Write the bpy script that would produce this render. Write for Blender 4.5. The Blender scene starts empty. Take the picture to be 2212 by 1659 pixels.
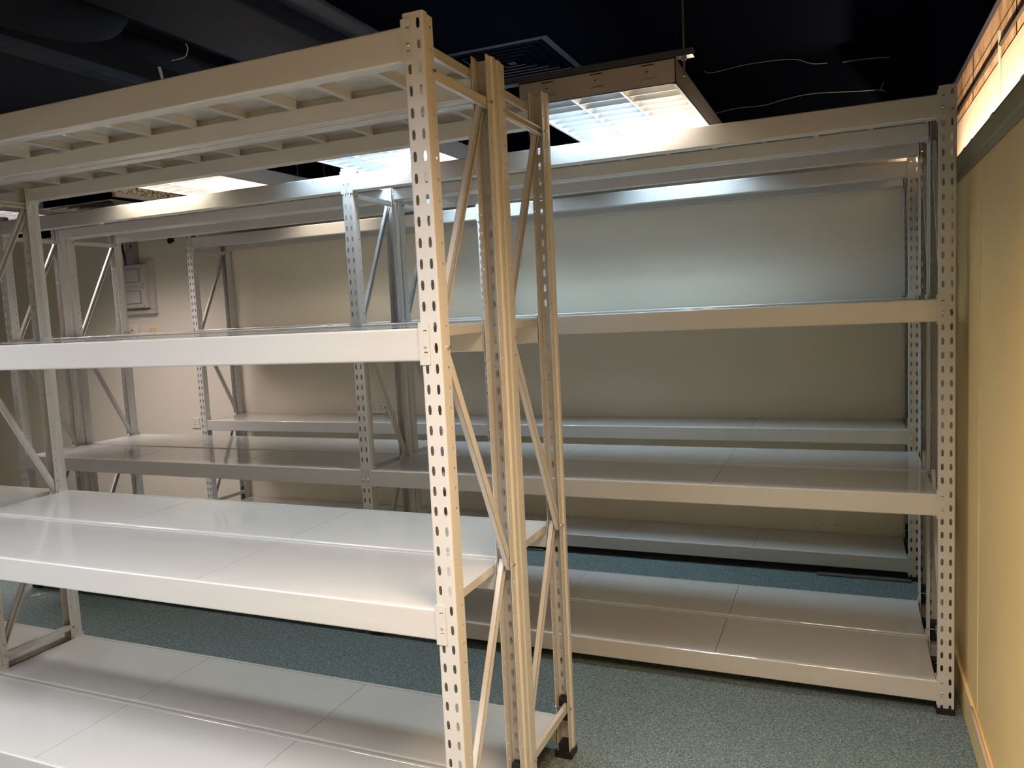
import bpy, bmesh, math, random
from mathutils import Vector, Matrix
random.seed(7)
sc = bpy.context.scene
COL = sc.collection

# ------------------------------------------------------------------ camera
FPX = 1686.144
cam_d = bpy.data.cameras.new('camera'); cam = bpy.data.objects.new('camera', cam_d); COL.objects.link(cam)
cam_d.sensor_fit = 'HORIZONTAL'; cam_d.sensor_width = 36.0; cam_d.lens = 36.0*FPX/2212.0
cam_d.clip_start = 0.05; cam_d.clip_end = 60
yaw, pitch, roll = -0.40643, -0.09363, -0.04853
fwd = Vector((math.sin(yaw)*math.cos(pitch), math.cos(yaw)*math.cos(pitch), math.sin(pitch)))
rt0 = Vector((math.cos(yaw), -math.sin(yaw), 0)); up0 = rt0.cross(fwd)
rt = rt0*math.cos(roll)+up0*math.sin(roll); up = -rt0*math.sin(roll)+up0*math.cos(roll)
M = Matrix((rt, up, -fwd)).transposed().to_4x4(); M.translation = Vector((0.88558, -1.64343, 1.55632))
cam.matrix_world = M
sc.camera = cam
# ------------------------------------------------------------------ view, world
sc.view_settings.view_transform = 'Standard'; sc.view_settings.look = 'None'
sc.view_settings.gamma = 1.0; sc.view_settings.use_curve_mapping = False
sc.view_settings.exposure = 0.0
sc.cycles.use_denoising = True
sc.cycles.max_bounces = 8; sc.cycles.diffuse_bounces = 5; sc.cycles.glossy_bounces = 4
sc.cycles.sample_clamp_indirect = 4.0; sc.cycles.caustics_reflective = False; sc.cycles.caustics_refractive = False
w = bpy.data.worlds.new('world'); sc.world = w; w.use_nodes = True
w.node_tree.nodes['Background'].inputs[0].default_value = (0.5, 0.55, 0.7, 1)
w.node_tree.nodes['Background'].inputs[1].default_value = 0.01

AMBER = (1.0, 0.72, 0.47)
LP = dict(
    amber=22.0,     # warm fixture behind the camera beside the partition
    main=20.0,
    rear_fill=4.3,      # short hidden fixtures added to brighten the back wall       # watts per tube; main serves the fixtures in view
    back=20.0,      # fixtures behind the camera
    cove=230.0,       # warm batten in the cavity over the partition
)
COOL = (0.62, 0.84, 1.0); NEUT = (0.93, 0.96, 1.0); WARM = (1.0, 0.86, 0.66); PINK = (1.0, 0.84, 0.80)

# ------------------------------------------------------------------ materials
def mat(name, color, rough=0.5, metal=0.0, coat=0.0, coat_r=0.08, spec=0.5):
    m = bpy.data.materials.new(name); m.use_nodes = True
    b = m.node_tree.nodes['Principled BSDF']
    b.inputs['Base Color'].default_value = (*color, 1); b.inputs['Roughness'].default_value = rough
    b.inputs['Metallic'].default_value = metal; b.inputs['Coat Weight'].default_value = coat
    b.inputs['Coat Roughness'].default_value = coat_r; b.inputs['Specular IOR Level'].default_value = spec
    return m
def nodes(m): return m.node_tree.nodes, m.node_tree.links, m.node_tree.nodes['Principled BSDF']
def add_bump(m, scale, strength, dist=0.01, detail=2.0, mscale=(1,1,1)):
    N, L, b = nodes(m)
    tc = N.new('ShaderNodeTexCoord'); mp = N.new('ShaderNodeMapping'); nz = N.new('ShaderNodeTexNoise'); bp = N.new('ShaderNodeBump')
    mp.inputs['Scale'].default_value = mscale
    nz.inputs['Scale'].default_value = scale; nz.inputs['Detail'].default_value = detail
    bp.inputs['Strength'].default_value = strength; bp.inputs['Distance'].default_value = dist
    L.new(tc.outputs['Object'], mp.inputs[0]); L.new(mp.outputs[0], nz.inputs[0]); L.new(nz.outputs[0], bp.inputs['Height'])
    L.new(bp.outputs[0], b.inputs['Normal']); L.new(bp.outputs[0], b.inputs['Coat Normal'])
    return nz
def add_vary(m, scale, c1, c2, detail=3.0, lo=0.35, hi=0.65, mscale=(1,1,1)):
    N, L, b = nodes(m)
    tc = N.new('ShaderNodeTexCoord'); mp = N.new('ShaderNodeMapping'); nz = N.new('ShaderNodeTexNoise'); cr = N.new('ShaderNodeValToRGB')
    mp.inputs['Scale'].default_value = mscale
    nz.inputs['Scale'].default_value = scale; nz.inputs['Detail'].default_value = detail
    cr.color_ramp.elements[0].color = (*c1, 1); cr.color_ramp.elements[1].color = (*c2, 1)
    cr.color_ramp.elements[0].position = lo; cr.color_ramp.elements[1].position = hi
    L.new(tc.outputs['Object'], mp.inputs[0]); L.new(mp.outputs[0], nz.inputs[0]); L.new(nz.outputs[0], cr.inputs[0])
    L.new(cr.outputs[0], b.inputs['Base Color'])
    return cr
M_ = {}
M_['paint'] = mat('rack_paint', (0.57, 0.565, 0.555), 0.40, coat=0.5, coat_r=0.12); add_bump(M_['paint'], 500, 0.05, 0.001)
M_['beam'] = mat('beam_paint', (0.57, 0.565, 0.555), 0.36, coat=0.8, coat_r=0.05); add_bump(M_['beam'], 2.5, 0.25, 0.01, mscale=(1, 6, 6))
M_['panel'] = mat('shelf_paint', (0.56, 0.56, 0.55), 0.38, coat=1.0, coat_r=0.03); add_bump(M_['panel'], 5.0, 0.14, 0.012, 1.0)
M_['button'] = mat('button_metal', (0.75, 0.74, 0.72), 0.2, metal=0.8)
M_['steel'] = mat('zinc_steel', (0.6, 0.6, 0.58), 0.25, metal=1.0)
M_['foot'] = mat('foot_plastic', (0.012, 0.012, 0.013), 0.45)
M_['wall'] = mat('wall_paint', (0.79, 0.75, 0.64), 0.8); add_bump(M_['wall'], 60, 0.15, 0.002); 
M_['wallr'] = mat('partition_paint', (0.86, 0.62, 0.27), 0.55); add_bump(M_['wallr'], 80, 0.06, 0.002)
M_['skirt'] = mat('skirting_paint', (0.82, 0.62, 0.30), 0.45)
M_['black'] = mat('black_paint', (0.0025, 0.003, 0.006), 0.9, spec=0.0); add_bump(M_['black'], 12, 0.3, 0.01)
M_['slab'] = mat('ceiling_paint', (0.014, 0.016, 0.027), 0.8, spec=0.15); add_bump(M_['slab'], 9, 0.3, 0.01)
M_['joist'] = mat('joist_paint', (0.032, 0.037, 0.055), 0.7); add_bump(M_['joist'], 20, 0.3, 0.005)
M_['track'] = mat('track_metal', (0.30, 0.25, 0.13), 0.35, metal=0.6)
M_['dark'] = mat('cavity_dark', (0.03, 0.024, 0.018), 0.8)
M_['white'] = mat('white_plastic', (0.80, 0.77, 0.70), 0.35)
M_['whitepanel'] = mat('white_board', (0.80, 0.70, 0.60), 0.5)
M_['housing'] = mat('lamp_housing', (0.31, 0.29, 0.285), 0.4)
M_['mirror'] = mat('louvre_aluminium', (0.85, 0.87, 0.9), 0.25, metal=0.9)
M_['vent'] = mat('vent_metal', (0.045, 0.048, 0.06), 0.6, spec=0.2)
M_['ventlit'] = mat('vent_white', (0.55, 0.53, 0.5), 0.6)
M_['foam'] = mat('duct_insulation', (0.03, 0.03, 0.035), 0.9); add_bump(M_['foam'], 60, 0.5, 0.01)
M_['cable'] = mat('cable_white', (0.55, 0.53, 0.5), 0.5)
M_['wire'] = mat('wire_grey', (0.16, 0.16, 0.16), 0.6)
M_['rod'] = mat('hanger_steel', (0.25, 0.25, 0.26), 0.4, metal=0.8)
M_['grey'] = mat('conduit_grey', (0.10, 0.095, 0.09), 0.5)
M_['boxgrey'] = mat('box_grey', (0.36, 0.34, 0.31), 0.5)
M_['boxwhite'] = mat('box_plastic', (0.60, 0.58, 0.54), 0.4)
M_['stud'] = mat('galvanised_grey', (0.42, 0.40, 0.38), 0.4)
M_['pipe'] = mat('pipe_grey', (0.035, 0.032, 0.03), 0.6, spec=0.1)
M_['hole'] = mat('socket_hole', (0.01, 0.01, 0.01), 0.8)
M_['pinkcable'] = mat('caulk_cable', (0.55, 0.42, 0.33), 0.5)
# carpet
m = mat('carpet', (0.06, 0.08, 0.08), 0.9, spec=0.1); M_['carpet'] = m
N, L, b = nodes(m)
tc = N.new('ShaderNodeTexCoord'); n1 = N.new('ShaderNodeTexNoise'); n1.inputs['Scale'].default_value = 170; n1.inputs['Detail'].default_value = 3; n1.inputs['Distortion'].default_value = 1.5
cr = N.new('ShaderNodeValToRGB'); e = cr.color_ramp.elements
e[0].position = 0.34; e[0].color = (0.052, 0.082, 0.088, 1); e[1].position = 0.74; e[1].color = (0.40, 0.47, 0.46, 1)
x = cr.color_ramp.elements.new(0.52); x.color = (0.150, 0.195, 0.200, 1)
L.new(tc.outputs['Object'], n1.inputs[0]); L.new(n1.outputs[0], cr.inputs[0]); L.new(cr.outputs[0], b.inputs['Base Color'])
bp = N.new('ShaderNodeBump'); bp.inputs['Strength'].default_value = 0.6; bp.inputs['Distance'].default_value = 0.004
L.new(n1.outputs[0], bp.inputs['Height']); L.new(bp.outputs[0], b.inputs['Normal'])
# stained board wall in the cavity
m = mat('stained_board', (0.5, 0.33, 0.18), 0.7); M_['board'] = m
N, L, b = nodes(m)
tc = N.new('ShaderNodeTexCoord'); mp = N.new('ShaderNodeMapping'); mp.inputs['Scale'].default_value = (1, 2.2, 1.1)
n1 = N.new('ShaderNodeTexNoise'); n1.inputs['Scale'].default_value = 5.5; n1.inputs['Detail'].default_value = 5; n1.inputs['Distortion'].default_value = 0.8
cr = N.new('ShaderNodeValToRGB'); e = cr.color_ramp.elements
e[0].position = 0.38; e[0].color = (0.44, 0.27, 0.14, 1); e[1].position = 0.58; e[1].color = (0.78, 0.55, 0.35, 1)
L.new(tc.outputs['Object'], mp.inputs[0]); L.new(mp.outputs[0], n1.inputs[0]); L.new(n1.outputs[0], cr.inputs[0]); L.new(cr.outputs[0], b.inputs['Base Color'])
# cracked plaster strip
m = mat('cracked_plaster', (0.6, 0.52, 0.38), 0.9); M_['plaster'] = m
N, L, b = nodes(m)
tc = N.new('ShaderNodeTexCoord'); vo = N.new('ShaderNodeTexVoronoi'); vo.feature = 'DISTANCE_TO_EDGE'; vo.inputs['Scale'].default_value = 26
cr = N.new('ShaderNodeValToRGB'); e = cr.color_ramp.elements
e[0].position = 0.03; e[0].color = (0.03, 0.025, 0.02, 1); e[1].position = 0.08; e[1].color = (0.62, 0.53, 0.38, 1)
L.new(tc.outputs['Object'], vo.inputs['Vector']); L.new(vo.outputs['Distance'], cr.inputs[0]); L.new(cr.outputs[0], b.inputs['Base Color'])
def emis(name, color, s):
    m = bpy.data.materials.new(name); m.use_nodes = True; b = m.node_tree.nodes['Principled BSDF']
    b.inputs['Base Color'].default_value = (0.8, 0.8, 0.8, 1); b.inputs['Emission Color'].default_value = (*color, 1); b.inputs['Emission Strength'].default_value = s
    return m
TUBE = {k: emis('tube_'+k, c, 14.0) for k, c in dict(cool=COOL, neutral=NEUT, warm=WARM, pink=PINK, amber=AMBER).items()}

# ------------------------------------------------------------------ mesh helpers
def mesh(name, bm, material, smooth=False):
    bmesh.ops.recalc_face_normals(bm, faces=bm.faces[:])
    me = bpy.data.meshes.new(name); bm.to_mesh(me); bm.free()
    me.materials.append(material)
    if smooth:
        for p in me.polygons: p.use_smooth = True
    return me
def link(name, me, parent=None, loc=(0,0,0), rz=0.0, rot=None):
    o = bpy.data.objects.new(name, me); COL.objects.link(o); o.location = loc
    o.rotation_euler = rot if rot else (0, 0, rz)
    if parent: o.parent = parent
    return o
def obj(name, bm, material, parent=None, loc=(0,0,0), rz=0.0, smooth=False):
    return link(name, mesh(name, bm, material, smooth), parent, loc, rz)
def tag(o, label=None, cat=None, group=None, kind=None):
    if label: o['label'] = label
    if cat: o['category'] = cat
    if group: o['group'] = group
    if kind: o['kind'] = kind
    return o
def thing(name, label, cat, loc=(0,0,0), rz=0.0, group=None):
    return tag(link(name, None, None, loc, rz), label, cat, group)
def box(bm, x0, x1, y0, y1, z0, z1, mi=0):
    v = [bm.verts.new(p) for p in ((x0,y0,z0),(x1,y0,z0),(x1,y1,z0),(x0,y1,z0),(x0,y0,z1),(x1,y0,z1),(x1,y1,z1),(x0,y1,z1))]
    for f in ((0,3,2,1),(4,5,6,7),(0,1,5,4),(1,2,6,5),(2,3,7,6),(3,0,4,7)):
        bm.faces.new([v[i] for i in f]).material_index = mi
def B(*a):
    bm = bmesh.new(); box(bm, *a); return bm
def bevel(bm, w=0.002, seg=2):
    bmesh.ops.bevel(bm, geom=bm.edges[:], offset=w, segments=seg, affect='EDGES', profile=0.5); return bm
def prism(bm, pts, axis, a, b):
    """extrude a closed 2D polygon along axis ('x','y','z') from a to b"""
    def P(p, t):
        return {'x': (t, p[0], p[1]), 'y': (p[0], t, p[1]), 'z': (p[0], p[1], t)}[axis]
    v0 = [bm.verts.new(P(p, a)) for p in pts]; v1 = [bm.verts.new(P(p, b)) for p in pts]
    n = len(pts)
    bm.faces.new(v0[::-1]); bm.faces.new(v1)
    for i in range(n): bm.faces.new((v0[i], v0[(i+1) % n], v1[(i+1) % n], v1[i]))
def cyl(bm, p0, p1, r, seg=12, r2=None):
    p0, p1 = Vector(p0), Vector(p1); d = p1-p0; q = d.to_track_quat('Z', 'Y')
    r2 = r if r2 is None else r2
    a = [bm.verts.new(p0+q @ Vector((r*math.cos(t), r*math.sin(t), 0))) for t in [2*math.pi*i/seg for i in range(seg)]]
    c = [bm.verts.new(p1+q @ Vector((r2*math.cos(t), r2*math.sin(t), 0))) for t in [2*math.pi*i/seg for i in range(seg)]]
    bm.faces.new(a[::-1]); bm.faces.new(c)
    for i in range(seg): bm.faces.new((a[i], a[(i+1) % seg], c[(i+1) % seg], c[i]))
def tube_path(bm, pts, r, seg=6):
    """one continuous swept tube through the points"""
    P = [Vector(p) for p in pts]; rings = []; n = None
    for i, p in enumerate(P):
        d = (P[min(i+1, len(P)-1)]-P[max(i-1, 0)]).normalized()
        if n is None: n = d.orthogonal().normalized()
        n = (n-d*n.dot(d)).normalized(); b_ = d.cross(n)
        rings.append([bm.verts.new(p+n*(r*math.cos(t))+b_*(r*math.sin(t))) for t in [2*math.pi*k/seg for k in range(seg)]])
    for a, c in zip(rings[:-1], rings[1:]):
        for k in range(seg): bm.faces.new((a[k], a[(k+1) % seg], c[(k+1) % seg], c[k]))
    bm.faces.new(rings[0][::-1]); bm.faces.new(rings[-1])
def smooth_path(pts, n=6):
    P = [Vector(p) for p in pts]; P = [P[0]*2-P[1]]+P+[P[-1]*2-P[-2]]; out = []
    for i in range(1, len(P)-2):
        for k in range(n):
            t = k/n; a, b_, c, d = P[i-1], P[i], P[i+1], P[i+2]
            out.append(0.5*((2*b_)+(c-a)*t+(2*a-5*b_+4*c-d)*t*t+(3*b_-a-3*c+d)*t**3))
    out.append(P[-2]); return out

def cell(bm, cache, f, s0, s1, z0, z1, hole=None):
    """one rectangular cell of a sheet in unrolled coordinates, with an optional 8-point hole (sc, zc, a, b, h, m)"""
    def V(s, z):
        k = (round(s, 6), round(z, 6))
        if k not in cache: cache[k] = bm.verts.new(f(s, z))
        return cache[k]
    c = [V(s0, z0), V(s1, z0), V(s1, z1), V(s0, z1)]
    if not hole: bm.faces.new(c); return
    sc_, zc, a, b_, h, m_ = hole
    hp = [V(sc_+x, zc+z) for x, z in ((-a,-h), (a,-h), (b_,-m_), (b_,m_), (a,h), (-a,h), (-b_,m_), (-b_,-m_))]
    bm.faces.new((c[0], c[1], hp[1], hp[0]))
    bm.faces.new((c[1], c[2], hp[4], hp[3], hp[2], hp[1]))
    bm.faces.new((c[2], c[3], hp[5], hp[4]))
    bm.faces.new((c[3], c[0], hp[0], hp[7], hp[6], hp[5]))

# ------------------------------------------------------------------ rack components
ZI = lambda i: 2.226-0.05*i
PITCH = 2.4622; D = 0.4092; HW = 0.0275
LEVELS = [2.225, 1.525, 0.825, 0.125]          # top of the beams
def make_post():
    half = [  # (x0,y0,x1,y1,kind)
        (0.0, 0, 0.0070, 0, None), (0.0070, 0, 0.0200, 0, 'slot'), (0.0200, 0, 0.0240, 0, None),
        (0.0240, 0, 0.0265, 0.0010, None), (0.0265, 0.0010, HW, 0.0035, None),
        (HW, 0.0035, HW, 0.021, None), (HW, 0.021, 0.0225, 0.027, None), (0.0225, 0.027, 0.0225, 0.035, None),
        (0.0225, 0.035, 0.0225, 0.049, 'round'), (0.0225, 0.049, 0.0225, 0.055, None)]
    segs = []; s = 0.0
    for x0, y0, x1, y1, k in half:
        l = math.hypot(x1-x0, y1-y0); segs.append((s, s+l, x0, y0, x1, y1, k)); s += l
    def f_of(sign):
        def f(s, z):
            t = abs(s)
            for a, b_, x0, y0, x1, y1, k in segs:
                if t <= b_+1e-7:
                    u = (t-a)/(b_-a); return (sign*(x0+(x1-x0)*u), y0+(y1-y0)*u, z)
            return (sign*segs[-1][4], segs[-1][5], z)
        return f
    bm = bmesh.new(); cache = {}
    for sign in (1, -1):
        f0 = f_of(sign); f = lambda s, z, f0=f0: f0(s, z)
        c2 = cache if sign == 1 else {}
        for a, b_, x0, y0, x1, y1, k in segs:
            for i in range(45):
                z1 = ZI(i)+0.025 if i else 2.252
                z0 = max(ZI(i)-0.025, 0.012)
                mid = (a+b_)/2
                hole = None
                if k == 'slot': hole = (mid, ZI(i), 0.0029, 0.0047, 0.0118, 0.0035)
                if k == 'round': hole = (mid, ZI(i), 0.0015, 0.0036, 0.0036, 0.0015)
                cell(bm, c2, f, a, b_, z0, z1, hole)
    bmesh.ops.remove_doubles(bm, verts=bm.verts[:], dist=1e-5)
    bmesh.ops.recalc_face_normals(bm, faces=bm.faces[:])
    # make normals point outward (front face towards -y), then give the sheet its thickness inward
    ref = max(bm.faces, key=lambda q: -q.calc_center_median().y)
    if ref.normal.y > 0: bmesh.ops.reverse_faces(bm, faces=bm.faces[:])
    bmesh.ops.solidify(bm, geom=bm.faces[:], thickness=0.0018)
    me = bpy.data.meshes.new('upright_post'); bm.to_mesh(me); bm.free(); me.materials.append(M_['paint'])
    return me
def make_foot():
    bm = bmesh.new()
    box(bm, -0.031, 0.031, -0.003, 0.060, 0.0, 0.014)
    box(bm, -0.0298, 0.0298, -0.0022, 0.0585, 0.014, 0.024)
    box(bm, -0.0200, 0.0200, 0.0030, 0.050, 0.014, 0.045)
    return mesh('foot_cap', bm, M_['foot'])
def make_spacer():
    bm = bmesh.new(); box(bm, -0.0195, 0.0195, 0.004, 0.030, -0.055, 0.03); bevel(bm, 0.004, 2)
    return mesh('spacer_block', bm, M_['foot'])
def make_bolt():
    bm = bmesh.new()
    cyl(bm, (-0.029, 0, 0), (0.029, 0, 0), 0.0026, 8)
    cyl(bm, (0.0226, 0, 0), (0.0262, 0, 0), 0.0052, 6)
    cyl(bm, (0.0262, 0, 0), (0.0300, 0, 0), 0.0038, 10)
    cyl(bm, (-0.0226, 0, 0), (-0.0245, 0, 0), 0.0058, 12); cyl(bm, (-0.0245, 0, 0), (-0.027, 0, 0), 0.0045, 12, 0.002)
    return mesh('bolt', bm, M_['steel'])
def make_beam():
    bm = bmesh.new(); L_ = (PITCH-2*HW-0.006)/2
    r = 0.005
    pts = [(r*(1-math.sin(a)), -r*(1-math.cos(a))) for a in [math.pi/2*k/4 for k in range(4, -1, -1)]]
    bot = [(r*(1-math.cos(a)), -0.080+r*(1-math.sin(a))) for a in [math.pi/2*k/4 for k in range(4, -1, -1)]]
    # profile (y,z): front bottom corner -> front top corner -> step -> back
    prof = [(r*(1-math.cos(a)), -0.080+r-r*math.sin(a)) for a in [math.pi/2*k/4 for k in range(4, -1, -1)]]
    prof += [(r-r*math.cos(a), -r+r*math.sin(a)) for a in [math.pi/2*k/4 for k in range(5)]]
    prof += [(0.0150, 0), (0.0160, -0.001), (0.0160, -0.026), (0.045, -0.026), (0.045, -0.078), (0.043, -0.080)]
    prism(bm, prof, 'x', -L_, L_)
    return mesh('shelf_beam', bm, M_['beam'])
def make_bracket():
    """end bracket for the right end of a front beam; origin = centre line of the post front face, z = bracket top"""
    bm = bmesh.new(); cache = {}
    xl, xr, H = -0.0310, -0.0030, 0.103
    f = lambda s, z: (s, -0.0008, z)
    xs = [xl, -0.0215, -0.0060, xr]
    zs = [0.0, -0.017, -0.0335, -0.069, -0.0855, -H]
    for i in range(3):
        for j in range(5):
            hole = None
            if i == 1 and j in (1, 3): hole = ((xs[1]+xs[2])/2, (zs[j]+zs[j+1])/2, 0.0050, 0.0050, 0.0062, 0.0060)
            cell(bm, cache, f, xs[i], xs[i+1], zs[j+1], zs[j], hole)
    # round the two outer corners on the post face
    for (x, z) in ((xr, 0.0), (xr, -H)):
        v = min(bm.verts, key=lambda q: (q.co.x-x)**2+(q.co.z-z)**2)
        bmesh.ops.bevel(bm, geom=[v], offset=0.006, segments=3, affect='VERTICES', profile=0.5)
    bmesh.ops.recalc_face_normals(bm, faces=bm.faces[:])
    if next(iter(bm.faces)).normal.y > 0: bmesh.ops.reverse_faces(bm, faces=bm.faces[:])
    bmesh.ops.solidify(bm, geom=bm.faces[:], thickness=0.0022)
    ymax = max(v.co.y for v in bm.verts)
    for v in bm.verts: v.co.y += -0.0003-ymax
    # flange on the inner side of the post, rounded at the back
    pts = []
    arc1 = [(0.038+0.010*math.sin(t), -0.010+0.010*math.cos(t)) for t in [math.pi/2*k/4 for k in range(5)]]
    arc2 = [(0.038+0.010*math.cos(t), -H+0.010-0.010*math.sin(t)) for t in [math.pi/2*k/4 for k in range(5)]]
    poly = [(-0.0030, 0.0)]+arc1+arc2+[(-0.0030, -H)]
    prism(bm, poly, 'x', -0.0310, -0.0282)
    # hooked tabs half closing the two slots
    xc = (xs[1]+xs[2])/2
    for j in (1, 3):
        zc = (zs[j]+zs[j+1])/2
        box(bm, xc-0.0047, xc+0.0047, -0.0026, -0.0004, zc-0.0060, zc+0.0022)
        box(bm, xc-0.0030, xc+0.0030, -0.0020, 0.004, zc+0.0022, zc+0.0036)
    # weld seam between beam and bracket
    me = mesh('end_bracket', bm, M_['paint'])
    return me
def make_button():
    bm = bmesh.new(); bmesh.ops.create_uvsphere(bm, u_segments=12, v_segments=8, radius=0.0042)
    for v in bm.verts: v.co.y *= 0.7
    return mesh('locking_pin', bm, M_['button'], True)
PW = 0.8
def make_panel():
    bm = bmesh.new(); x0, x1 = -PW/2+0.0010, PW/2-0.0010; y0, y1 = 0.0172, D-0.0172; t = 0.0009; h = 0.0245
    zt = -0.0012
    # top sheet with a fine rolled rim
    box(bm, x0+0.002, x1-0.002, y0+0.002, y1-0.002, zt-t, zt)
    box(bm, x0, x1, y0, y0+0.0025, zt-h, zt-0.0003); box(bm, x0, x1, y1-0.0025, y1, zt-h, zt-0.0003)
    box(bm, x0, x0+0.0025, y0, y1, zt-h, zt-0.0003); box(bm, x1-0.0025, x1, y0, y1, zt-h, zt-0.0003)
    box(bm, x0, x0+0.012, y0+0.03, y1-0.03, zt-h, zt-h+0.001); box(bm, x1-0.012, x1, y0+0.03, y1-0.03, zt-h, zt-h+0.001)
    for xr in (-0.2, 0.0, 0.2):                    # hat ribs under the sheet
        box(bm, xr-0.011, xr-0.0098, y0+0.028, y1-0.028, zt-h, zt-t); box(bm, xr+0.0098, xr+0.011, y0+0.028, y1-0.028, zt-h, zt-t)
        box(bm, xr-0.011, xr+0.011, y0+0.028, y1-0.028, zt-h-0.0008, zt-h+0.0004)
        box(bm, xr-0.018, xr-0.0098, y0+0.028, y1-0.028, zt-t-0.0012, zt-t); box(bm, xr+0.0098, xr+0.018, y0+0.028, y1-0.028, zt-t-0.0012, zt-t)
    return mesh('shelf_panel', bm, M_['panel'])
def make_brace(name, pa, pb, xc, open_side, ext=0.012, wh=0.0125, fl=0.016):
    """C channel between two bolt points in the plane x=xc; open_side=+1 has the slot towards +x"""
    a = Vector((0, pa[0], pa[1])); b_ = Vector((0, pb[0], pb[1])); d = (b_-a).normalized(); n = Vector((0, -d.z, d.y))
    a = a-d*ext; b_ = b_+d*ext; bm = bmesh.new(); t = 0.0015; s = open_side
    def slab(n0, n1, x0, x1):
        vs = []
        for P in (a, b_):
            for (nn, xx) in ((n0, x0), (n1, x0), (n1, x1), (n0, x1)):
                vs.append(bm.verts.new(P+n*nn+Vector((xc+xx, 0, 0))))
        for f in ((0,1,2,3),(7,6,5,4),(0,4,5,1),(1,5,6,2),(2,6,7,3),(3,7,4,0)): bm.faces.new([vs[i] for i in f])
    xw = -s*fl/2
    slab(-wh, wh, xw, xw+s*t)                       # web
    slab(-wh, -wh+t, xw, xw+s*fl); slab(wh-t, wh, xw, xw+s*fl)   # flanges
    slab(-wh, -wh+0.0055, s*fl/2-s*t, s*fl/2); slab(wh-0.0055, wh, s*fl/2-s*t, s*fl/2)   # lips
    return mesh(name, bm, M_['paint'])
ME = dict(post=make_post(), foot=make_foot(), bolt=make_bolt(), beam=make_beam(), brkR=make_bracket(), pin=make_button(), panel=make_panel(), spacer=make_spacer())
bmL = bmesh.new(); bmL.from_mesh(ME['brkR'])
for v in bmL.verts: v.co.x *= -1
bmesh.ops.reverse_faces(bmL, faces=bmL.faces[:]); ME['brkL'] = mesh('end_bracket', bmL, M_['paint'])
yF, yR = 0.042, D-0.042
ME['hz_top'] = make_brace('horizontal_brace', (yF, ZI(2)), (yR, ZI(2)), 0.009, -1)
ME['hz_top_open'] = make_brace('horizontal_brace', (yF, ZI(2)), (yR, ZI(2)), 0.009, 1)
ME['hz_bot'] = make_brace('horizontal_brace', (yF, ZI(41)), (yR, ZI(41)), 0.009, -1)
ME['dg_a'] = make_brace('diagonal_brace', (yR, ZI(2)-0.012), (yF, ZI(15)), -0.009, 1)
ME['dg_b'] = make_brace('diagonal_brace', (yF, ZI(15)), (yR, ZI(28)), 0.009, -1)
ME['dg_c'] = make_brace('diagonal_brace', (yR, ZI(28)), (yF, ZI(41)), -0.009, 1)

def rack(xr, y0, bays, label, top_open=False):
    """xr = outer right edge of the right-hand posts, y0 = front face"""
    root = thing('shelving_rack', label, 'shelving rack', (xr-HW, y0, 0))
    PI = math.pi
    for k in range(bays+1):
        x = -k*PITCH
        for (y, rz, bolts) in ((0, 0, (2, 15, 41)), (D, PI, (2, 28, 41))):
            p = link('upright_post', ME['post'], root, (x, y, 0), rz)
            link('foot_cap', ME['foot'], p)
            link('spacer_block', ME['spacer'], p, (0, 0, ZI(41)))
            for i in bolts:
                link('bolt', ME['bolt'], p, (0, 0.042, ZI(i)), PI if rz else 0)
        link('horizontal_brace', ME['hz_top_open' if top_open else 'hz_top'], root, (x, 0, 0))
        link('horizontal_brace', ME['hz_bot'], root, (x, 0, 0))
        for n_ in ('dg_a', 'dg_b', 'dg_c'): link('diagonal_brace', ME[n_], root, (x, 0, 0))
    for k in range(bays):
        xc = -(k+0.5)*PITCH
        for z in LEVELS:
            for (y, rz) in ((0, 0), (D, PI)):
                bmn = link('shelf_beam', ME['beam'], root, (xc, y, z), rz)
                for (key, dx, px) in (('brkR', PITCH/2, -0.01375), ('brkL', -PITCH/2, 0.01375)):
                    br = link('end_bracket', ME[key], bmn, (dx, 0, 0.014))
            for j in range(3):
                link('shelf_panel', ME['panel'], root, (xc+(j-1)*PW, 0, z))
    return root
# locking pins are small, so they are added to the bracket meshes as a second material
for key, s in (('brkR', -1), ('brkL', 1)):
    me = ME[key]; me.materials.append(M_['button'])
    bm = bmesh.new(); bm.from_mesh(me)
    n0 = len(bm.faces)
    r_ = bmesh.ops.create_uvsphere(bm, u_segments=12, v_segments=8, radius=0.0044)
    vs = r_['verts']
    for v in vs: v.co = Vector((v.co.x+s*0.01375, v.co.y*0.5-0.0026, v.co.z-0.0590))
    for f in {f for v in vs for f in v.link_faces}: f.material_index = 1; f.smooth = True
    bm.to_mesh(me); bm.free()

Y1, Y2, Y3, GAP = 0.0, 1.4795, 2.9406, 0.0118
E1, E2, E3 = 0.0, 1.2404, 1.2416
rack(E1, Y1, 2, 'tall off-white steel shelving rack nearest the camera, front one of the near back-to-back pair')
rack(E1, Y1+D+GAP, 2, 'off-white steel shelving rack right behind the nearest rack, its back partner across a thin gap', True)
rack(E2, Y2, 2, 'off-white shelving rack of the middle row facing the camera, ending beside the yellow partition')
rack(E2, Y2+D+GAP, 2, 'off-white steel shelving rack in the middle row, on the side facing the back wall')
rack(E3, Y3, 2, 'single off-white steel shelving rack standing against the cream back wall')

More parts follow.
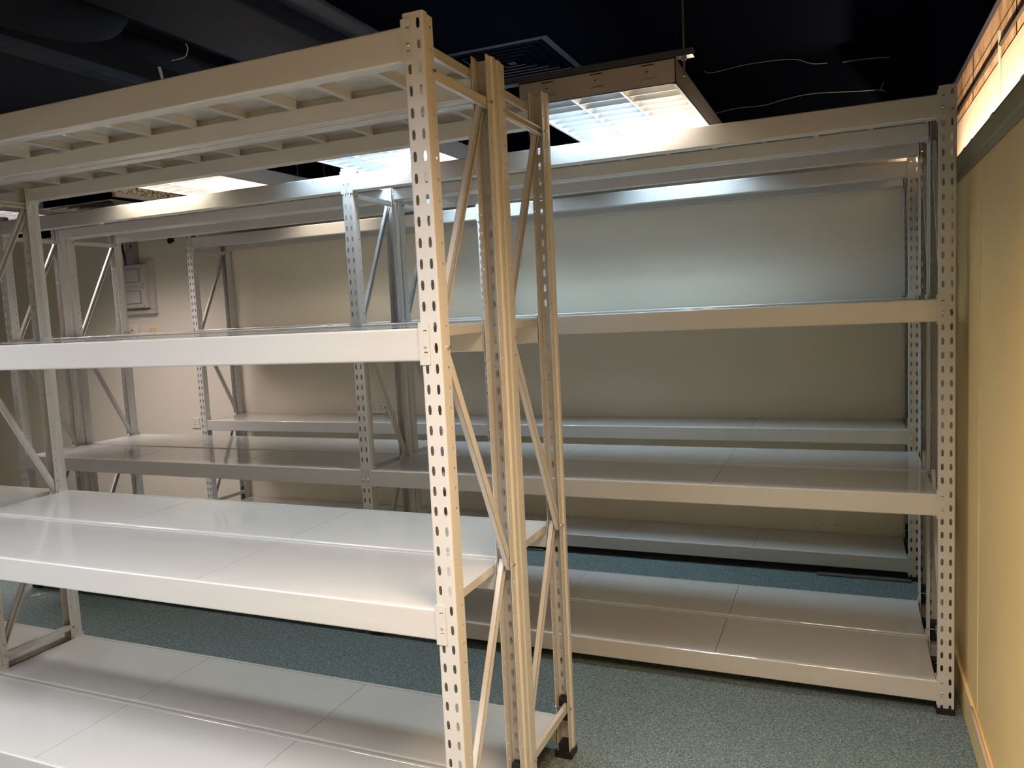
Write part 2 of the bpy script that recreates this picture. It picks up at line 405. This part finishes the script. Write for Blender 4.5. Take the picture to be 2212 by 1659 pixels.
# ------------------------------------------------------------------ room shell
XR, YB, XL, YN, ZC = 1.28, 3.36, -7.5, -4.6, 2.95
tag(obj('floor', B(XL, 1.62, YN, YB, -0.10, 0.0), M_['carpet']), kind='structure')
tag(obj('wall_back', B(XL, XR+0.016, YB, YB+0.10, 0.0, 2.42), M_['wall']), kind='structure')
tag(obj('wall_back_upper', B(XL, 1.28, YB-0.004, YB+0.10, 2.42, ZC), M_['black']), kind='structure')
tag(obj('wall_left', B(XL-0.1, XL, YN, YB+0.1, 0.0, ZC), M_['wall']), kind='structure')
tag(obj('wall_front', B(XL, 1.72, YN-0.1, YN, 0.0, ZC), M_['wall']), kind='structure')
tag(obj('ceiling', B(XL-0.1, 1.72, YN-0.1, 5.7, ZC, ZC+0.1), M_['slab']), kind='structure')
tag(obj('ceiling_soffit', B(-1.09, XR-0.002, YN, 2.98, 2.872, ZC), M_['black']), kind='structure')
tag(obj('ceiling_strip', B(-1.09, XR-0.002, 2.98, YB-0.004, ZC-0.004, ZC), M_['black']), kind='structure')
tag(obj('wall_cavity_end', B(XR+0.002, 1.72, 5.6, 5.7, 0.0, ZC), M_['board']), kind='structure')
# right-hand partition: painted boards with joint beads, skirting, top track, and the cavity behind it
tag(obj('wall_right', B(XR, XR+0.016, YN, YB, 0.0, 1.985), M_['wallr']), kind='structure')
bm = bmesh.new()
for y in (1.235, -0.0, -1.22, -2.44, 2.46): box(bm, XR-0.0022, XR, y-0.0028, y+0.0028, 0.14, 1.95)
tag(obj('trim_1', bm, M_['skirt']), kind='structure')
bm = bmesh.new()
for y0, y1 in ((YN, 1.292), (1.2935, YB)): box(bm, XR-0.010, XR, y0, y1, 0.008, 0.132)
tag(obj('baseboard_right', bm, M_['skirt']), kind='structure')
bm = bmesh.new(); prism(bm, [(XR-0.007, 1.955), (XR, 1.955), (XR, 2.030), (XR-0.002, 2.036), (XR-0.012, 2.036), (XR-0.012, 1.985), (XR-0.007, 1.98)], 'y', YN, YB)
tag(obj('trim_2', bm, M_['track']), kind='structure')
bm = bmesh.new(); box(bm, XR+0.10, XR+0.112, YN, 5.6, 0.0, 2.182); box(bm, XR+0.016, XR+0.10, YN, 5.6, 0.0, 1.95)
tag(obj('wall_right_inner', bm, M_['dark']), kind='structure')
# black bulkhead over the partition opening and the outer wall of the cavity
tag(obj('wall_right_upper', B(XR-0.002, XR+0.002, YN, 5.6, 2.356, ZC), M_['black']), kind='structure')
tag(obj('wall_right_outer', B(1.60, 1.72, YN, 5.7, 0.0, ZC), M_['board']), kind='structure')
bm = bmesh.new()
for y0, y1 in ((-4.5, -1.12), (-1.11, 1.12), (1.13, 3.33), (3.34, 5.3)): box(bm, 1.594, 1.599, y0, y1, 1.6, 2.667)
tag(obj('cavity_board', bm, M_['whitepanel']), 'pale smooth board strip glowing behind the top of the yellow partition', 'wall board')
bm = bmesh.new()
for z in (2.84,): box(bm, 1.598, 1.5995, -2, 5.5, z-0.002, z+0.002)
for y in (1.55, 2.6, 0.4, 3.9): box(bm, 1.596, 1.5995, y-0.0025, y+0.0025, 2.667, ZC)
tag(obj('trim_3', bm, M_['dark']), kind='structure')
bm = bmesh.new(); box(bm, 1.575, 1.5995, 1.62, 1.70, 2.69, ZC)
tag(obj('trim_4', bm, M_['track']), kind='structure')
bm = bmesh.new(); tube_path(bm, [(1.591, -2.5, 2.735), (1.591, 5.5, 2.735)], 0.008, 10)
tag(obj('conduit_pipe', bm, M_['pipe'], smooth=True), 'dark grey pipe running along the stained boards above the yellow partition', 'pipe')
tag(obj('white_batten', B(1.582, 1.593, 2.95, 2.958, 2.05, 2.80), M_['white']), 'thin upright white strip on the pale board over the partition', 'strip')
# metal studs showing in the top of the partition
for i, (y, wd) in enumerate(((1.18, 0.05), (1.62, 0.03), (1.80, 0.045), (0.72, 0.05))):
    bm = bmesh.new(); box(bm, XR+0.02, XR+0.024, y, y+wd, 1.95, 2.085); box(bm, XR+0.02, XR+0.08, y, y+0.002, 1.95, 2.085); box(bm, XR+0.02, XR+0.08, y+wd-0.002, y+wd, 1.95, 2.085)
    o = obj('wall_stud', bm, M_['stud'])
    tag(o, 'short galvanised stud end in the open top of the yellow partition', 'stud', 'stud ends in the partition top')
# cable lying along the skirting, carpet edge
bm = bmesh.new(); tube_path(bm, smooth_path([(1.268, 1.285, 0.136), (1.266, 0.9, 0.137), (1.267, 0.3, 0.136), (1.265, -0.6, 0.137), (1.266, -2.5, 0.136)], 4), 0.006, 8)
tag(obj('cable', bm, M_['pinkcable'], smooth=True), 'pinkish cable lying on top of the yellow skirting at the right', 'cable')

# back wall fittings -------------------------------------------------
def plate(cx, cz, wd, ht, th=0.009):
    bm = bmesh.new(); box(bm, cx-wd/2, cx+wd/2, YB-th, YB, cz-ht/2, cz+ht/2); bevel(bm, 0.0025, 2); return bm
def holes(root, pts):
    for (x, z, wx, wz) in pts:
        obj('pin_hole', B(x-wx/2, x+wx/2, YB-0.0096, YB-0.0085, z-wz/2, z+wz/2), M_['hole'], root)
t = thing('wall_socket', 'single white three-pin socket on the cream back wall left of the wall rack', 'socket', (-4.214, YB, 0.734))
def rel(bm, t):
    bmesh.ops.translate(bm, verts=bm.verts[:], vec=-t.location); return bm
def part(name, bm, m, t, smooth=False): return obj(name, rel(bm, t), m, t, smooth=smooth)
part('face_plate', plate(-4.214, 0.734, 0.086, 0.088), M_['white'], t)
for dx, dz, a, c in ((0, 0.010, 0.005, 0.009), (-0.012, -0.012, 0.008, 0.005), (0.012, -0.012, 0.008, 0.005)):
    part('pin_hole', B(-4.214+dx-a/2, -4.214+dx+a/2, YB-0.0096, YB-0.0085, 0.734+dz-c/2, 0.734+dz+c/2), M_['hole'], t)
t = thing('wall_socket', 'double white three-pin socket low on the back wall behind the wall rack', 'socket', (-2.384, YB, 0.872))
part('face_plate', plate(-2.384, 0.872, 0.147, 0.088), M_['white'], t)
for cx in (-2.42, -2.352):
    for dx, dz, a, c in ((0, 0.012, 0.005, 0.009), (-0.012, -0.010, 0.008, 0.005), (0.012, -0.010, 0.008, 0.005)):
        part('pin_hole', B(cx+dx-a/2, cx+dx+a/2, YB-0.0096, YB-0.0085, 0.872+dz-c/2, 0.872+dz+c/2), M_['hole'], t)
part('rocker_switch', B(-2.3165, -2.3105, YB-0.011, YB-0.008, 0.868, 0.884), M_['hole'], t)
t = thing('blank_plate', 'blank square cover plate low on the back wall near the right end', 'cover plate', (0.783, YB, 0.173))
part('face_plate', plate(0.783, 0.173, 0.087, 0.082), M_['white'], t)
for dx in (-0.03, 0.03): part('screw', B(0.783+dx-0.003, 0.783+dx+0.003, YB-0.0096, YB-0.0085, 0.170, 0.176), M_['hole'], t)

t = thing('distribution_board', 'grey-white electrical distribution box high on the back wall at left', 'fuse box', (-4.72, YB, 1.92))
part('enclosure', bevel(B(-4.965, -4.584, 3.29, YB, 1.730, 2.104), 0.004), M_['boxwhite'], t)
for (z0, z1) in ((1.920, 2.098), (1.736, 1.912)):
    part('cover_panel', bevel(B(-4.955, -4.591, 3.283, 3.291, z0, z1), 0.003), M_['boxwhite'], t)
    w_ = part('inspection_window', B(-4.90, -4.628, 3.2815, 3.2835, z0+0.030, z1-0.028), M_['boxgrey'], t)
    part('window_flap', bevel(B(-4.84, -4.640, 3.275, 3.2815, z0+0.038, z1-0.036), 0.002), M_['boxwhite'], t)
    for x, z in ((-4.945, z0+0.012), (-4.603, z0+0.012), (-4.603, z1-0.012)):
        part('screw', B(x-0.004, x+0.004, 3.2805, 3.2835, z-0.004, z+0.004), M_['grey'], t)
part('hinge', B(-4.975, -4.962, 3.30, 3.34, 1.86, 2.06), M_['boxwhite'], t)
t = thing('cable_trunking', 'cream plastic trunking wrapping the right and lower side of the fuse box', 'trunking', (-4.56, YB, 1.9))
part('upright_trunk', bevel(B(-4.582, -4.530, 3.325, YB, 1.717, 2.135), 0.003), M_['boxwhite'], t)
part('level_trunk', bevel(B(-5.0, -4.532, 3.322, YB, 1.680, 1.716), 0.003), M_['boxwhite'], t)
t = thing('riser_duct', 'grey-white riser trunking rising from the top of the fuse box', 'trunking', (-4.79, YB, 2.2))
part('trunk', bevel(B(-4.790, -4.700, 3.30, YB, 2.105, 2.60), 0.003), M_['housing'], t)
part('knockout', B(-4.728, -4.712, 3.298, 3.301, 2.25, 2.27), M_['hole'], t)
bm = bmesh.new(); tube_path(bm, smooth_path([(-4.815, 3.30, 2.60), (-4.818, 3.29, 2.35), (-4.812, 3.32, 2.105)]), 0.010, 8)
tag(obj('armoured_cable', bm, M_['foam'], smooth=True), 'thick black cable dropping beside the riser into the fuse box', 'cable')
bm = bevel(B(-4.872, -4.765, 3.33, YB, 1.46, 1.598), 0.006)
t = thing('thermostat', 'cream square thermostat under the fuse box, partly hidden by the near shelf', 'thermostat', (-4.81, YB, 1.53))
part('body', bm, M_['white'], t)
bm = bmesh.new(); cyl(bm, (-4.815, 3.331, 1.545), (-4.815, 3.320, 1.545), 0.026, 20); part('dial', bm, M_['white'], t, False)
bm = bmesh.new(); cyl(bm, (-4.815, 3.321, 1.545), (-4.815, 3.318, 1.545), 0.008, 12); part('knob', bm, M_['grey'], t, False)
o = obj('junction_box', bevel(B(-4.735, -4.632, 3.33, YB, 1.470, 1.560), 0.004), M_['white']); tag(o, 'small pale junction box just right of the thermostat', 'junction box')
o = obj('wall_switch', bevel(B(-4.622, -4.577, 3.348, YB, 1.480, 1.560), 0.003), M_['skirt']); tag(o, 'small beige wall plate furthest right of the controls under the fuse box', 'switch')
o = obj('trunking_box', bevel(B(-4.935, -4.885, 3.325, YB, 1.44, 1.60), 0.004), M_['white']); tag(o, 'narrow cream box left of the thermostat, mostly hidden by a rack post', 'junction box')
bm = bmesh.new(); cyl(bm, (-4.30, YB, 2.281), (-4.30, YB-0.03, 2.281), 0.018, 14); cyl(bm, (-4.30, YB-0.03, 2.275), (-4.30, YB-0.035, 2.275), 0.026, 14)
tag(obj('round_fitting', bm, M_['hole'], smooth=False), 'small black round fitting high on the back wall right of the fuse box', 'knob')
# floor strips under the wall rack
o = obj('floor_strip', bevel(B(0.727, 1.20, 2.905, 2.945, 0.0, 0.010), 0.002), M_['grey']); tag(o, 'flat dark strip on the carpet under the right end of the wall rack', 'floor strip')
o = obj('floor_strip', bevel(B(-1.60, -0.921, 2.93, 2.965, 0.0, 0.010), 0.002), M_['grey']); tag(o, 'flat dark strip on the carpet under the middle of the wall rack', 'floor strip')
bm = bmesh.new(); tube_path(bm, smooth_path([(-3.60, 1.36, 0.004), (-3.575, 1.40, 0.006), (-3.55, 1.38, 0.004), (-3.57, 1.35, 0.005), (-3.545, 1.42, 0.004)], 5), 0.0022, 5)
tag(obj('thread_scrap', bm, M_['cable']), 'curled white thread scrap on the green carpet at left', 'scrap')

# ------------------------------------------------------------------ ceiling fixtures
FZ = 2.325
def fixture(cx, y0, y1, kinds, power, label, nm='louvre_light', spread=135, inset=0.05):
    W = 0.298; L_ = y1-y0; H = 0.085; cy = (y0+y1)/2
    root = thing(nm, label, 'ceiling light', (cx, cy, FZ))
    bm = bmesh.new()
    for a in ((-W, -W+0.003, -L_/2, L_/2, 0, H), (W-0.003, W, -L_/2, L_/2, 0, H), (-W, W, -L_/2, -L_/2+0.003, 0, H), (-W, W, L_/2-0.003, L_/2, 0, H), (-W, W, -L_/2, L_/2, H-0.002, H)): box(bm, *a)
    for a in ((-W, -W+0.014, -L_/2, L_/2, 0, 0.002), (W-0.014, W, -L_/2, L_/2, 0, 0.002), (-W, W, -L_/2, -L_/2+0.012, 0, 0.002), (-W, W, L_/2-0.012, L_/2, 0, 0.002)): box(bm, *a)
    hs = obj('housing', bm, M_['housing'], root)
    # pressed knock-outs and clips on the end plate
    for i in range(4):
        x = -W+0.045+i*(2*W-0.09)/3; b2 = bmesh.new(); cyl(b2, (x, -L_/2-0.0015, 0.050), (x, -L_/2+0.001, 0.050), 0.009, 14); obj('knockout', b2, M_['housing'], hs)
    for i in range(3):
        x = -W+0.12+i*0.19; b2 = bmesh.new(); box(b2, x-0.026, x+0.026, -L_/2-0.001, -L_/2+0.001, 0.028, 0.070); box(b2, x-0.022, x+0.022, -L_/2-0.006, -L_/2, 0.022, 0.026)
        obj('clip_plate', b2, M_['housing'], hs)
        b2 = bmesh.new(); box(b2, x-0.026, x+0.020, -L_/2-0.0022, -L_/2, 0.073, 0.0765); obj('slot', b2, M_['hole'], hs)
        b2 = bmesh.new(); cyl(b2, (x-0.006, -L_/2-0.004, 0.052), (x-0.006, -L_/2, 0.052), 0.003, 8); obj('screw', b2, M_['steel'], hs)
    for yy in ((-L_/2+0.15, L_/2-0.15) if L_ < 1 else ()):
        b2 = bmesh.new(); cyl(b2, (0, yy, H), (0, yy, (ZC if not -1.76 < cx < -1.27 else 2.80)-FZ), 0.003, 6); obj('suspension_rod', b2, M_['rod'], root)
    # louvre
    lv = bmesh.new(); sec = (2*W-0.03)/3
    for k in range(1, 3):
        x = -W+0.015+k*sec; prism(lv, [(x-0.004, 0.002), (x+0.004, 0.002), (x+0.018, 0.030), (x-0.018, 0.030)], 'y', -L_/2+0.012, L_/2-0.012)
    n = int(round((L_-0.03)/0.086)); st = (L_-0.03)/n
    for i in range(1, n):
        y = -L_/2+0.015+i*st; prism(lv, [(y-0.002, 0.002), (y+0.002, 0.002), (y+0.009, 0.028), (y-0.009, 0.028)], 'x', -W+0.012, W-0.012)
    obj('louvre', lv, M_['mirror'], root)
    for k in range(3):
        x = -W+0.015+(k+0.5)*sec
        b2 = bmesh.new(); cyl(b2, (x, -L_/2+0.03, 0.052), (x, L_/2-0.03, 0.052), 0.013, 14)
        obj('fluorescent_tube', b2, TUBE[kinds[k]], root, smooth=True)
        ld = bpy.data.lights.new('tube_light', 'AREA'); ld.shape = 'RECTANGLE'; ld.size = sec*0.88; ld.size_y = L_-2*inset
        ld.color = dict(cool=COOL, neutral=NEUT, warm=WARM, pink=PINK, amber=AMBER)[kinds[k]]; ld.energy = power; ld.spread = math.radians(spread)
        lo = bpy.data.objects.new('tube_light', ld); COL.objects.link(lo); lo.parent = root; lo.location = (x, 0, 0.036)
    return root
fixture(0.046, 1.20, 2.40, ('cool', 'cool', 'warm'), LP['main'], 'louvred ceiling light hanging over the right part of the middle racks', inset=0.19)
fixture(-1.186, 1.20, 2.40, ('cool', 'cool', 'neutral'), LP['main'], 'louvred ceiling light seen beside the top of the nearest post', inset=0.19)
fixture(-2.386, 1.20, 2.40, ('warm', 'warm', 'warm'), LP['main'], 'warm louvred ceiling light hanging second from the left over the middle racks', inset=0.19)
fixture(-4.20, 1.50, 2.70, ('pink', 'pink', 'pink'), LP['main']*0.75, 'pinkish louvred ceiling light at the far left edge')
for cx in (-0.36, -2.0, -3.6):
    fixture(cx, -1.75, -0.55, ('neutral',)*3, LP['back'], {-0.36: 'louvred ceiling light behind the viewpoint, nearest the partition', -2.0: 'louvred ceiling light behind the viewpoint, middle one', -3.6: 'louvred ceiling light behind the viewpoint, furthest left'}[cx], spread=158)
fixture(0.82, -1.35, -0.15, ('amber',)*3, LP['amber'], 'amber louvred ceiling light beside the partition behind the viewpoint', spread=132)
fixture(0.70, -4.1, -2.9, ('amber',)*3, LP['amber']*1.6, 'unseen amber louvred light added behind the viewpoint to warm the right-hand shelves', spread=148)  # unseen lamp added for low-angle warm light on the right-hand shelves
for cx, kn, lb in ((0.046, 'cool', 'right end'), (-1.186, 'cool', 'middle'), (-2.386, 'warm', 'left part')):
    fixture(cx, 2.45, 3.04, (kn,)*3, LP['rear_fill']*(1.0 if cx > -2 else 0.5), 'hidden short louvred light added to brighten the back wall, %s' % lb, spread=150)  # lights added out of sight behind the middle racks to lift the wall
# strut and rods of the nearest fixture
t = thing('hanging_strut', 'steel strut channel with threaded rods above the nearest ceiling light', 'strut', (0.05, 1.26, 2.41))
bm = bmesh.new(); prism(bm, [(1.19, 2.412), (1.232, 2.412), (1.232, 2.433), (1.19, 2.433)], 'x', -0.36, 0.405); part('strut_channel', bm, M_['joist'], t)
for x in (0.372,):
    bm = bmesh.new(); cyl(bm, (x, 1.211, 2.345), (x, 1.211, ZC), 0.004, 8); cyl(bm, (x, 1.211, 2.400), (x, 1.211, 2.411), 0.009, 6); part('threaded_rod', bm, M_['rod'], t)
bm = bmesh.new(); box(bm, 0.335, 0.405, 1.190, 1.232, 2.4095, 2.412); part('end_plate', bm, M_['steel'], t)
def hanger(x, y, lab):
    bm = bmesh.new()
    z = FZ+0.085; k = 0
    while z < ZC:
        if k % 2: box(bm, x-0.004, x+0.004, y-0.001, y+0.001, z, min(z+0.028, ZC))
        else: box(bm, x-0.001, x+0.001, y-0.004, y+0.004, z, min(z+0.028, ZC))
        z += 0.024; k += 1
    tag(obj('hanging_chain', bm, M_['rod']), lab, 'chain')
hanger(-1.44, 1.9, 'thin steel chain holding the ceiling light beside the nearest post')
hanger(-1.44, 2.3, 'thin steel chain at the far end of the ceiling light beside the nearest post')
hanger(-2.64, 2.3, 'thin steel chain at the far end of the warm ceiling light')

def diffuser(cx, cy, z, half, m, label, plen_z1):
    t = thing('air_diffuser', label, 'air vent', (cx, cy, z))
    def ring(bm, h0, h1, z0, z1):
        for s in ((-1, 0), (1, 0), (0, -1), (0, 1)):
            sx, sy = s
            if sx: q = [(sx*h1, -h1), (sx*h1, h1), (sx*h0, h0), (sx*h0, -h0)]
            else: q = [(-h1, sy*h1), (h1, sy*h1), (h0, sy*h0), (-h0, sy*h0)]
            zz = [z0, z0, z1, z1]
            lo = [bm.verts.new((a, b_, c)) for (a, b_), c in zip(q, zz)]; hi = [bm.verts.new((a, b_, c+0.002)) for (a, b_), c in zip(q, zz)]
            bm.faces.new(lo); bm.faces.new(hi[::-1])
            for i in range(4): bm.faces.new((lo[i], lo[(i+1) % 4], hi[(i+1) % 4], hi[i]))
    bm = bmesh.new(); ring(bm, half-0.035, half, 0, 0.0); obj('frame', bm, m, t)
    h = half-0.060
    while h > 0.05:
        bm = bmesh.new(); ring(bm, h-0.030, h, 0.0, 0.028); obj('vane', bm, m, t); h -= 0.048
    bm = bmesh.new(); box(bm, -h-0.01, h+0.01, -h-0.01, h+0.01, 0.0, 0.003); obj('centre_plate', bm, m, t)
    bm = bmesh.new(); box(bm, -half+0.02, half-0.02, -half+0.02, half-0.02, 0.06, plen_z1-z); obj('plenum_box', bm, M_['black'], t)
    bm = bmesh.new()
    box(bm, -half+0.02, half-0.02, -half+0.02, -half+0.023, 0.001, 0.06); box(bm, -half+0.02, half-0.02, half-0.023, half-0.02, 0.001, 0.06)
    box(bm, -half+0.02, -half+0.023, -half+0.02, half-0.02, 0.001, 0.06); box(bm, half-0.023, half-0.02, -half+0.02, half-0.02, 0.001, 0.06)
    obj('collar', bm, M_['black'], t)
    return t
diffuser(-0.742, 2.35, 2.868, 0.31, M_['vent'], 'dark square four-way air diffuser in the black ceiling behind the nearest post', ZC)
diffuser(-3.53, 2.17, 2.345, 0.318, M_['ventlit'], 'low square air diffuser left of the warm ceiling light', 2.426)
# insulated plenum over the low vent with its broken plaster side
t = thing('duct_box', 'black insulated duct box with a cracked plaster side above the low air diffuser', 'duct', (-3.52, 2.2, 2.5))
part('insulated_box', bevel(B(-3.84, -3.215, 1.86, 2.52, 2.425, 2.62), 0.02, 3), M_['foam'], t)
part('plaster_side', B(-3.213, -3.195, 1.865, 2.62, 2.385, 2.470), M_['plaster'], t)
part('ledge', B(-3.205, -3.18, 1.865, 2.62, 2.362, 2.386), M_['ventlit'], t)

# ceiling beams, ducts and cables in the dark zone
tag(obj('ceiling_beam', bevel(B(-1.76, -1.27, YN, YB, 2.80, ZC), 0.01), M_['slab']), 'broad dark painted beam crossing the ceiling above the nearest rack', 'beam')
tag(obj('ceiling_raceway', bevel(B(-1.24, -1.10, YN, YB, 2.86, 2.93), 0.004), M_['joist']), 'grey steel channel on the ceiling running beside the broad dark beam', 'channel')
tag(obj('ceiling_joist', bevel(B(-2.42, -2.32, YN, YB, 2.76, 2.80), 0.003), M_['joist']), 'long pale grey channel across the dark ceiling at the upper left', 'channel')
bm = bmesh.new(); pts = smooth_path([(-1.98, -2.0, 2.80), (-1.98, -0.6, 2.80), (-1.98, 0.30, 2.80), (-1.965, 0.62, 2.81), (-1.95, 0.80, 2.86), (-1.95, 0.84, 2.94)], 6)
tube_path(bm, pts, 0.10, 24)
tag(obj('round_duct', bm, M_['slab'], smooth=True), 'dark round air duct bending up into the ceiling at the upper left', 'duct')
bm = bmesh.new(); tube_path(bm, [(-2.08, 0.86, 2.84), (-2.08, 3.2, 2.84)], 0.055, 16)
tag(obj('ceiling_pipe', bm, M_['slab'], smooth=True), 'dark ceiling pipe continuing past the end of the round duct', 'pipe')
bm = bmesh.new(); tube_path(bm, smooth_path([(-2.05, 1.17, 2.84), (-2.10, 1.24, 2.82), (-2.17, 1.32, 2.80), (-2.25, 1.42, 2.74)], 5), 0.008, 8)
tag(obj('hanging_cable', bm, M_['cable'], smooth=True), 'short curved light cable hanging just above the nearest top beam', 'cable')
bm = bmesh.new(); tube_path(bm, smooth_path([(-1.79, 1.11, 2.80), (-1.83, 1.16, 2.80), (-1.90, 1.21, 2.79), (-2.0, 1.23, 2.795)], 5), 0.0025, 6)
tag(obj('thin_wire', bm, M_['cable']), 'thin curved wire under the broad ceiling beam at upper left', 'wire')
def wire(pts, lab, r=0.0022):
    bm = bmesh.new(); tube_path(bm, smooth_path(pts, 5), r, 6); tag(obj('wall_wire', bm, M_['wire']), lab, 'wire')
yw = YB-0.012
wire([(0.0, yw, 2.672), (0.16, yw, 2.688), (0.30, yw, 2.70), (0.45, yw, 2.695), (0.55, yw, 2.71), (0.72, yw, 2.722), (0.95, yw, 2.70), (1.07, yw, 2.69), (1.10, yw, 2.675)], 'pale wire clipped along the black wall just above the middle rack')
wire([(0.10, yw, 2.975), (0.3, yw, 2.99), (0.5, yw, 2.985)][:1]+[(0.14, yw, 2.93), (0.35, yw, 2.945), (0.55, yw, 2.94), (0.64, yw, 2.925), (0.72, yw, 2.89), (0.80, yw, 2.88)], 'pale sagging wire on the black wall close under the ceiling', 0.002)
wire([(0.88, yw, 2.872), (1.0, yw, 2.87), (1.12, yw, 2.86)], 'short pale wire on the black wall at the upper right', 0.0025)
wire([(1.07, yw, 2.68), (1.085, yw, 2.71), (1.09, yw, 2.73)], 'tiny upright wire end over the right end of the wall wire', 0.0025)

# warm batten light in the cavity over the partition
t = thing('batten_light', 'warm fluorescent batten in the cavity behind the partition top', 'strip light', (1.50, 3.2, 2.10))
bm = bmesh.new(); box(bm, 1.396, 1.454, 1.95, 4.45, 2.07, 2.125); part('batten_body', bm, M_['white'], t)
bm = bmesh.new(); cyl(bm, (1.425, 2.0, 2.155), (1.425, 4.4, 2.155), 0.014, 12); part('fluorescent_tube', bm, emis('tube_cove', (1.0, 0.72, 0.45), LP['cove']), t, True)
